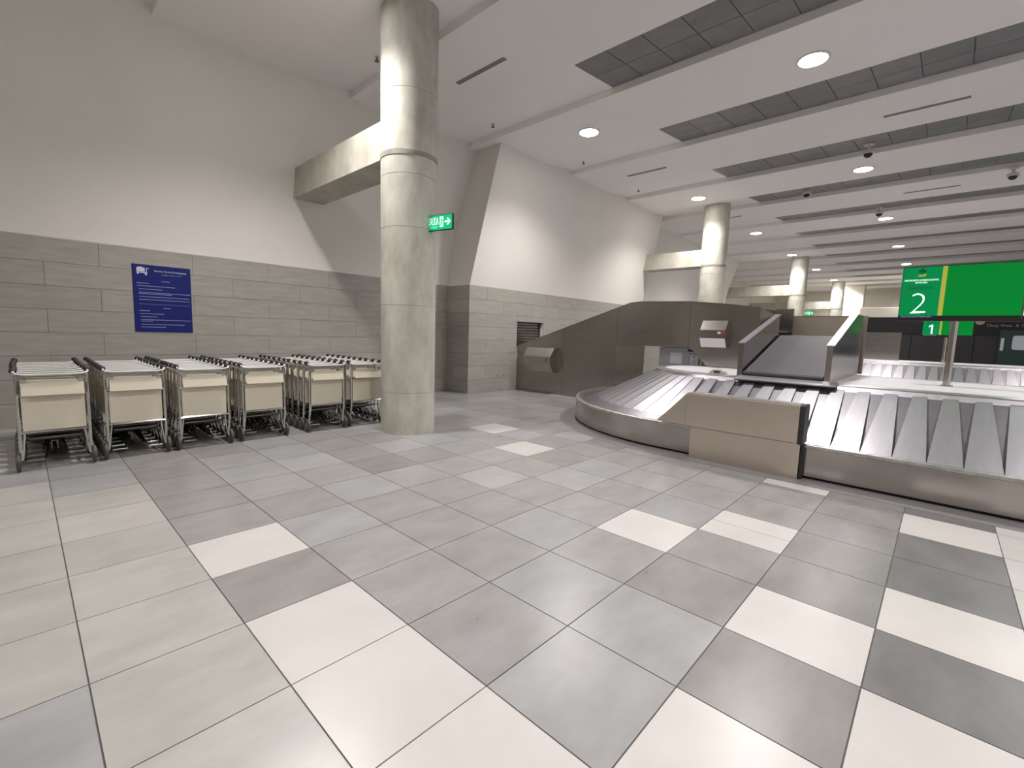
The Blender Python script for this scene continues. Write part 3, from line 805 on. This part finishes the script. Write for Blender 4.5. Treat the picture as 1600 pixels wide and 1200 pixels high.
# ------------------------------------------------------------------ SIGN DISPLAYS
def display(x, yc, z0, num, label, base_z, w=1.21, h=.68, green=True):
    t = thing('display_sign', label, 'display screen', (x, yc, base_z), group='carousel display screens')
    zz = z0 - base_z
    obj_box('casing', (0, -w / 2 - .006, zz - .075, .07, w / 2 + .006, zz + h + .012), M_BEZEL, t)
    obj_box('screen', (-.004, -w / 2, zz, 0, w / 2, zz + h), M_SCRG if green else M_SCRP, t)
    link('post', lathe(NB(), [(.042, 0), (.042, zz - .075)], 16, c=(.04, 0, 0)), M_STEEL, t, smooth=True)
    link('post_base', lathe(NB(), [(.07, 0), (.07, .012), (.045, .014)], 16, c=(.04, 0, 0)), M_STEEL, t)
    if not green: return t
    L = lambda f: w / 2 - f * w          # fraction from the left edge as seen
    Z = lambda f: zz + h * (1 - f)
    def rect(nm, a, b, c, d, m, e=.0): obj_box(nm, (-.0065 - e, L(b), Z(d), -.004, L(a), Z(c)), m, t)
    rect('left_field', 0, .345, 0, 1, M_SCRG2)
    rect('yellow_stripe', .345, .385, 0, 1, M_SCRY, .001)
    if num == '1':
        yc1 = L(.19); bm = NB()
        prism(bm, [(-.007, yc1 + a, Z(.95) + b) for a, b in ((-.02, 0), (-.02, .30), (.02, .30), (.085, .255), (.085, .215), (.02, .25), (.02, 0))], (-.002, 0, 0))
        link('big_number', bm, M_SCRW, t)
    else:
        text('big_number', num, .42, M_SCRW, t, (-.008, L(.17), Z(.95)), (0, -1, 0), (0, 0, 1), depth=.001, off=-.010)
    text('title', 'AEROPUERTO INTERNACIONAL', .034, M_SCRW, t, (-.008, L(.17), Z(.285)), (0, -1, 0), (0, 0, 1), depth=.001, sx=.75)
    text('title', 'MATECAÑA', .032, M_SCRW, t, (-.008, L(.17), Z(.335)), (0, -1, 0), (0, 0, 1), depth=.001, sx=.75)
    text('dark_word', 'BANDA', .075, M_SCRDK, t, (-.008, L(.17), Z(.46)), (0, -1, 0), (0, 0, 1), depth=.001)
    # emblem: dark crown over a small yellow wave
    bm = NB()
    for k, (a, r) in enumerate(((0, .028), (-.03, .018), (.03, .018), (0, .018))):
        lathe(bm, [(r, -.007), (r, -.006)], 14, axis='x', c=(0, L(.17) + a, Z(.09 if k < 3 else .045)))
    link('emblem_crown', bm, M_SCRDK, t)
    bm = NB(); prism(bm, [(-.006, L(.17) + a, Z(f)) for a, f in ((.05, .19), (.02, .15), (0, .175), (-.03, .14), (-.05, .16), (-.02, .20), (0, .195))], (-.002, 0, 0)); link('emblem_wave', bm, M_SCRY, t)
    bm = NB(); box(bm, -.0095, L(.33), zz - .028, -.001, L(0), zz); link('ticker', bm, M_SCRB, t)
    text('ticker_text', 'Internacional Matecaña', .038, M_PRINT, t, (-.011, L(.155), zz - .024), (0, -1, 0), (0, 0, 1), depth=.0005, sx=.92)
    return t
display(8.80, -.075, 1.975, '2', 'large green display screen showing number 2 above the near carousel', 1.0)
display(8.80, -1.305, 1.975, '', 'white display screen cut off at the right picture edge', 1.0, green=False)
display(21.05, -.02, 1.93, '1', 'smaller green display showing number 1 above the farther carousel', 1.0, w=1.21)

# ------------------------------------------------------------------ SHOP FRONT (dark walls beyond the carousels)
shop = thing('shop_front', 'black duty free shop front with charcoal wall panels beyond the carousels', 'shop', (30, 0, 0))
obj_box('fascia', (0, -18, 2.12, .5, 3.4, 2.93), M_SHOPF, shop)
obj_box('plinth', (.02, -18, 0, .5, 3.4, .12), M_SHOPF, shop)
ys = 3.4
while ys > -17:
    obj_box('wall_panel', (.04, ys - 2.17, .12, .4, ys, 2.12), M_SHOP, shop)
    ys -= 2.2
obj_box('backing', (.09, -18, 0, .5, 3.4, 2.2), M_SHOPF, shop)
link('round_logo', lathe(NB(), [(.16, -.03), (.16, 0)], 20, axis='x', c=(0, -1.09, 2.74)), M_ROSE, shop)
xx = -1.32
for wd, ww in (('Duty', .44), ('Free', .44), ('&', .19), ('More', .5)):
    text('shop_lettering', wd, .185, M_SHOPT, shop, (-.01, xx, 2.5), (0, -1, 0), (0, 0, 1), align='LEFT', depth=.01); xx -= ww
t = thing('advertising_poster', 'dark teal advertising panel with pale rounded square by the shop', 'poster', (29.9, -2.05, 0))
obj_box('panel', (0, -1.6, .75, .05, .28, 2.35), M_TEAL, t)
pts = []
for cy, cz, a0 in ((-.22, 2.02, 0), (-1.2, 2.02, 90), (-1.2, 1.6, 180), (-.22, 1.6, 270)):
    for k in range(5):
        a = math.radians(a0 + 22.5 * k); pts.append((-.012, cy + .1 * math.cos(a), cz + .1 * math.sin(a)))
pts = [(-.012, -.22 + .1 * math.cos(a), 2.02 + .1 * math.sin(a)) for a in [math.radians(22.5 * k) for k in range(5)]] + \
      [(-.012, -1.2 + .1 * math.cos(a), 2.02 + .1 * math.sin(a)) for a in [math.radians(90 + 22.5 * k) for k in range(5)]] + \
      [(-.012, -1.2 + .1 * math.cos(a), 1.6 + .1 * math.sin(a)) for a in [math.radians(180 + 22.5 * k) for k in range(5)]] + \
      [(-.012, -.22 + .1 * math.cos(a), 1.6 + .1 * math.sin(a)) for a in [math.radians(270 + 22.5 * k) for k in range(5)]]
link('pale_square', prism(NB(), pts, (.012, 0, 0)), M_PALE, t)
obj_box('side_lettering', (-.01, .13, 1.45, 0, .23, 2.0), M_PALE, t)

# far end: wide lit pillar, canopies and blocks
t = thing('far_pillar', 'wide white lit pillar beyond the farthest column', 'pillar', (44.0, 5.35, 0)); obj_box('shaft', (-.5, -.6, 0, .5, .75, 5.97), M_WARM, t, bev=.02)
t = thing('far_canopy', 'long pale lit counter canopy at the far end', 'canopy', (40.0, 3.3, 0)); obj_box('fascia', (0, -1.6, 3.35, 2.0, 1.2, 4.05), M_WARM, t, bev=.02); obj_box('support', (.2, -1.4, 0, 1.8, 1.0, 3.35), M_WARM, t)
t = thing('far_kiosk', 'grey boxy kiosk beside the far canopy', 'kiosk', (38.5, 1.1, 0)); obj_box('kiosk_body', (0, -.9, 0, 1.5, .35, 3.9), M_CONC_B, t, bev=.02); obj_box('roof', (-.1, -1.0, 3.9, 1.6, .45, 4.0), M_WALL, t)
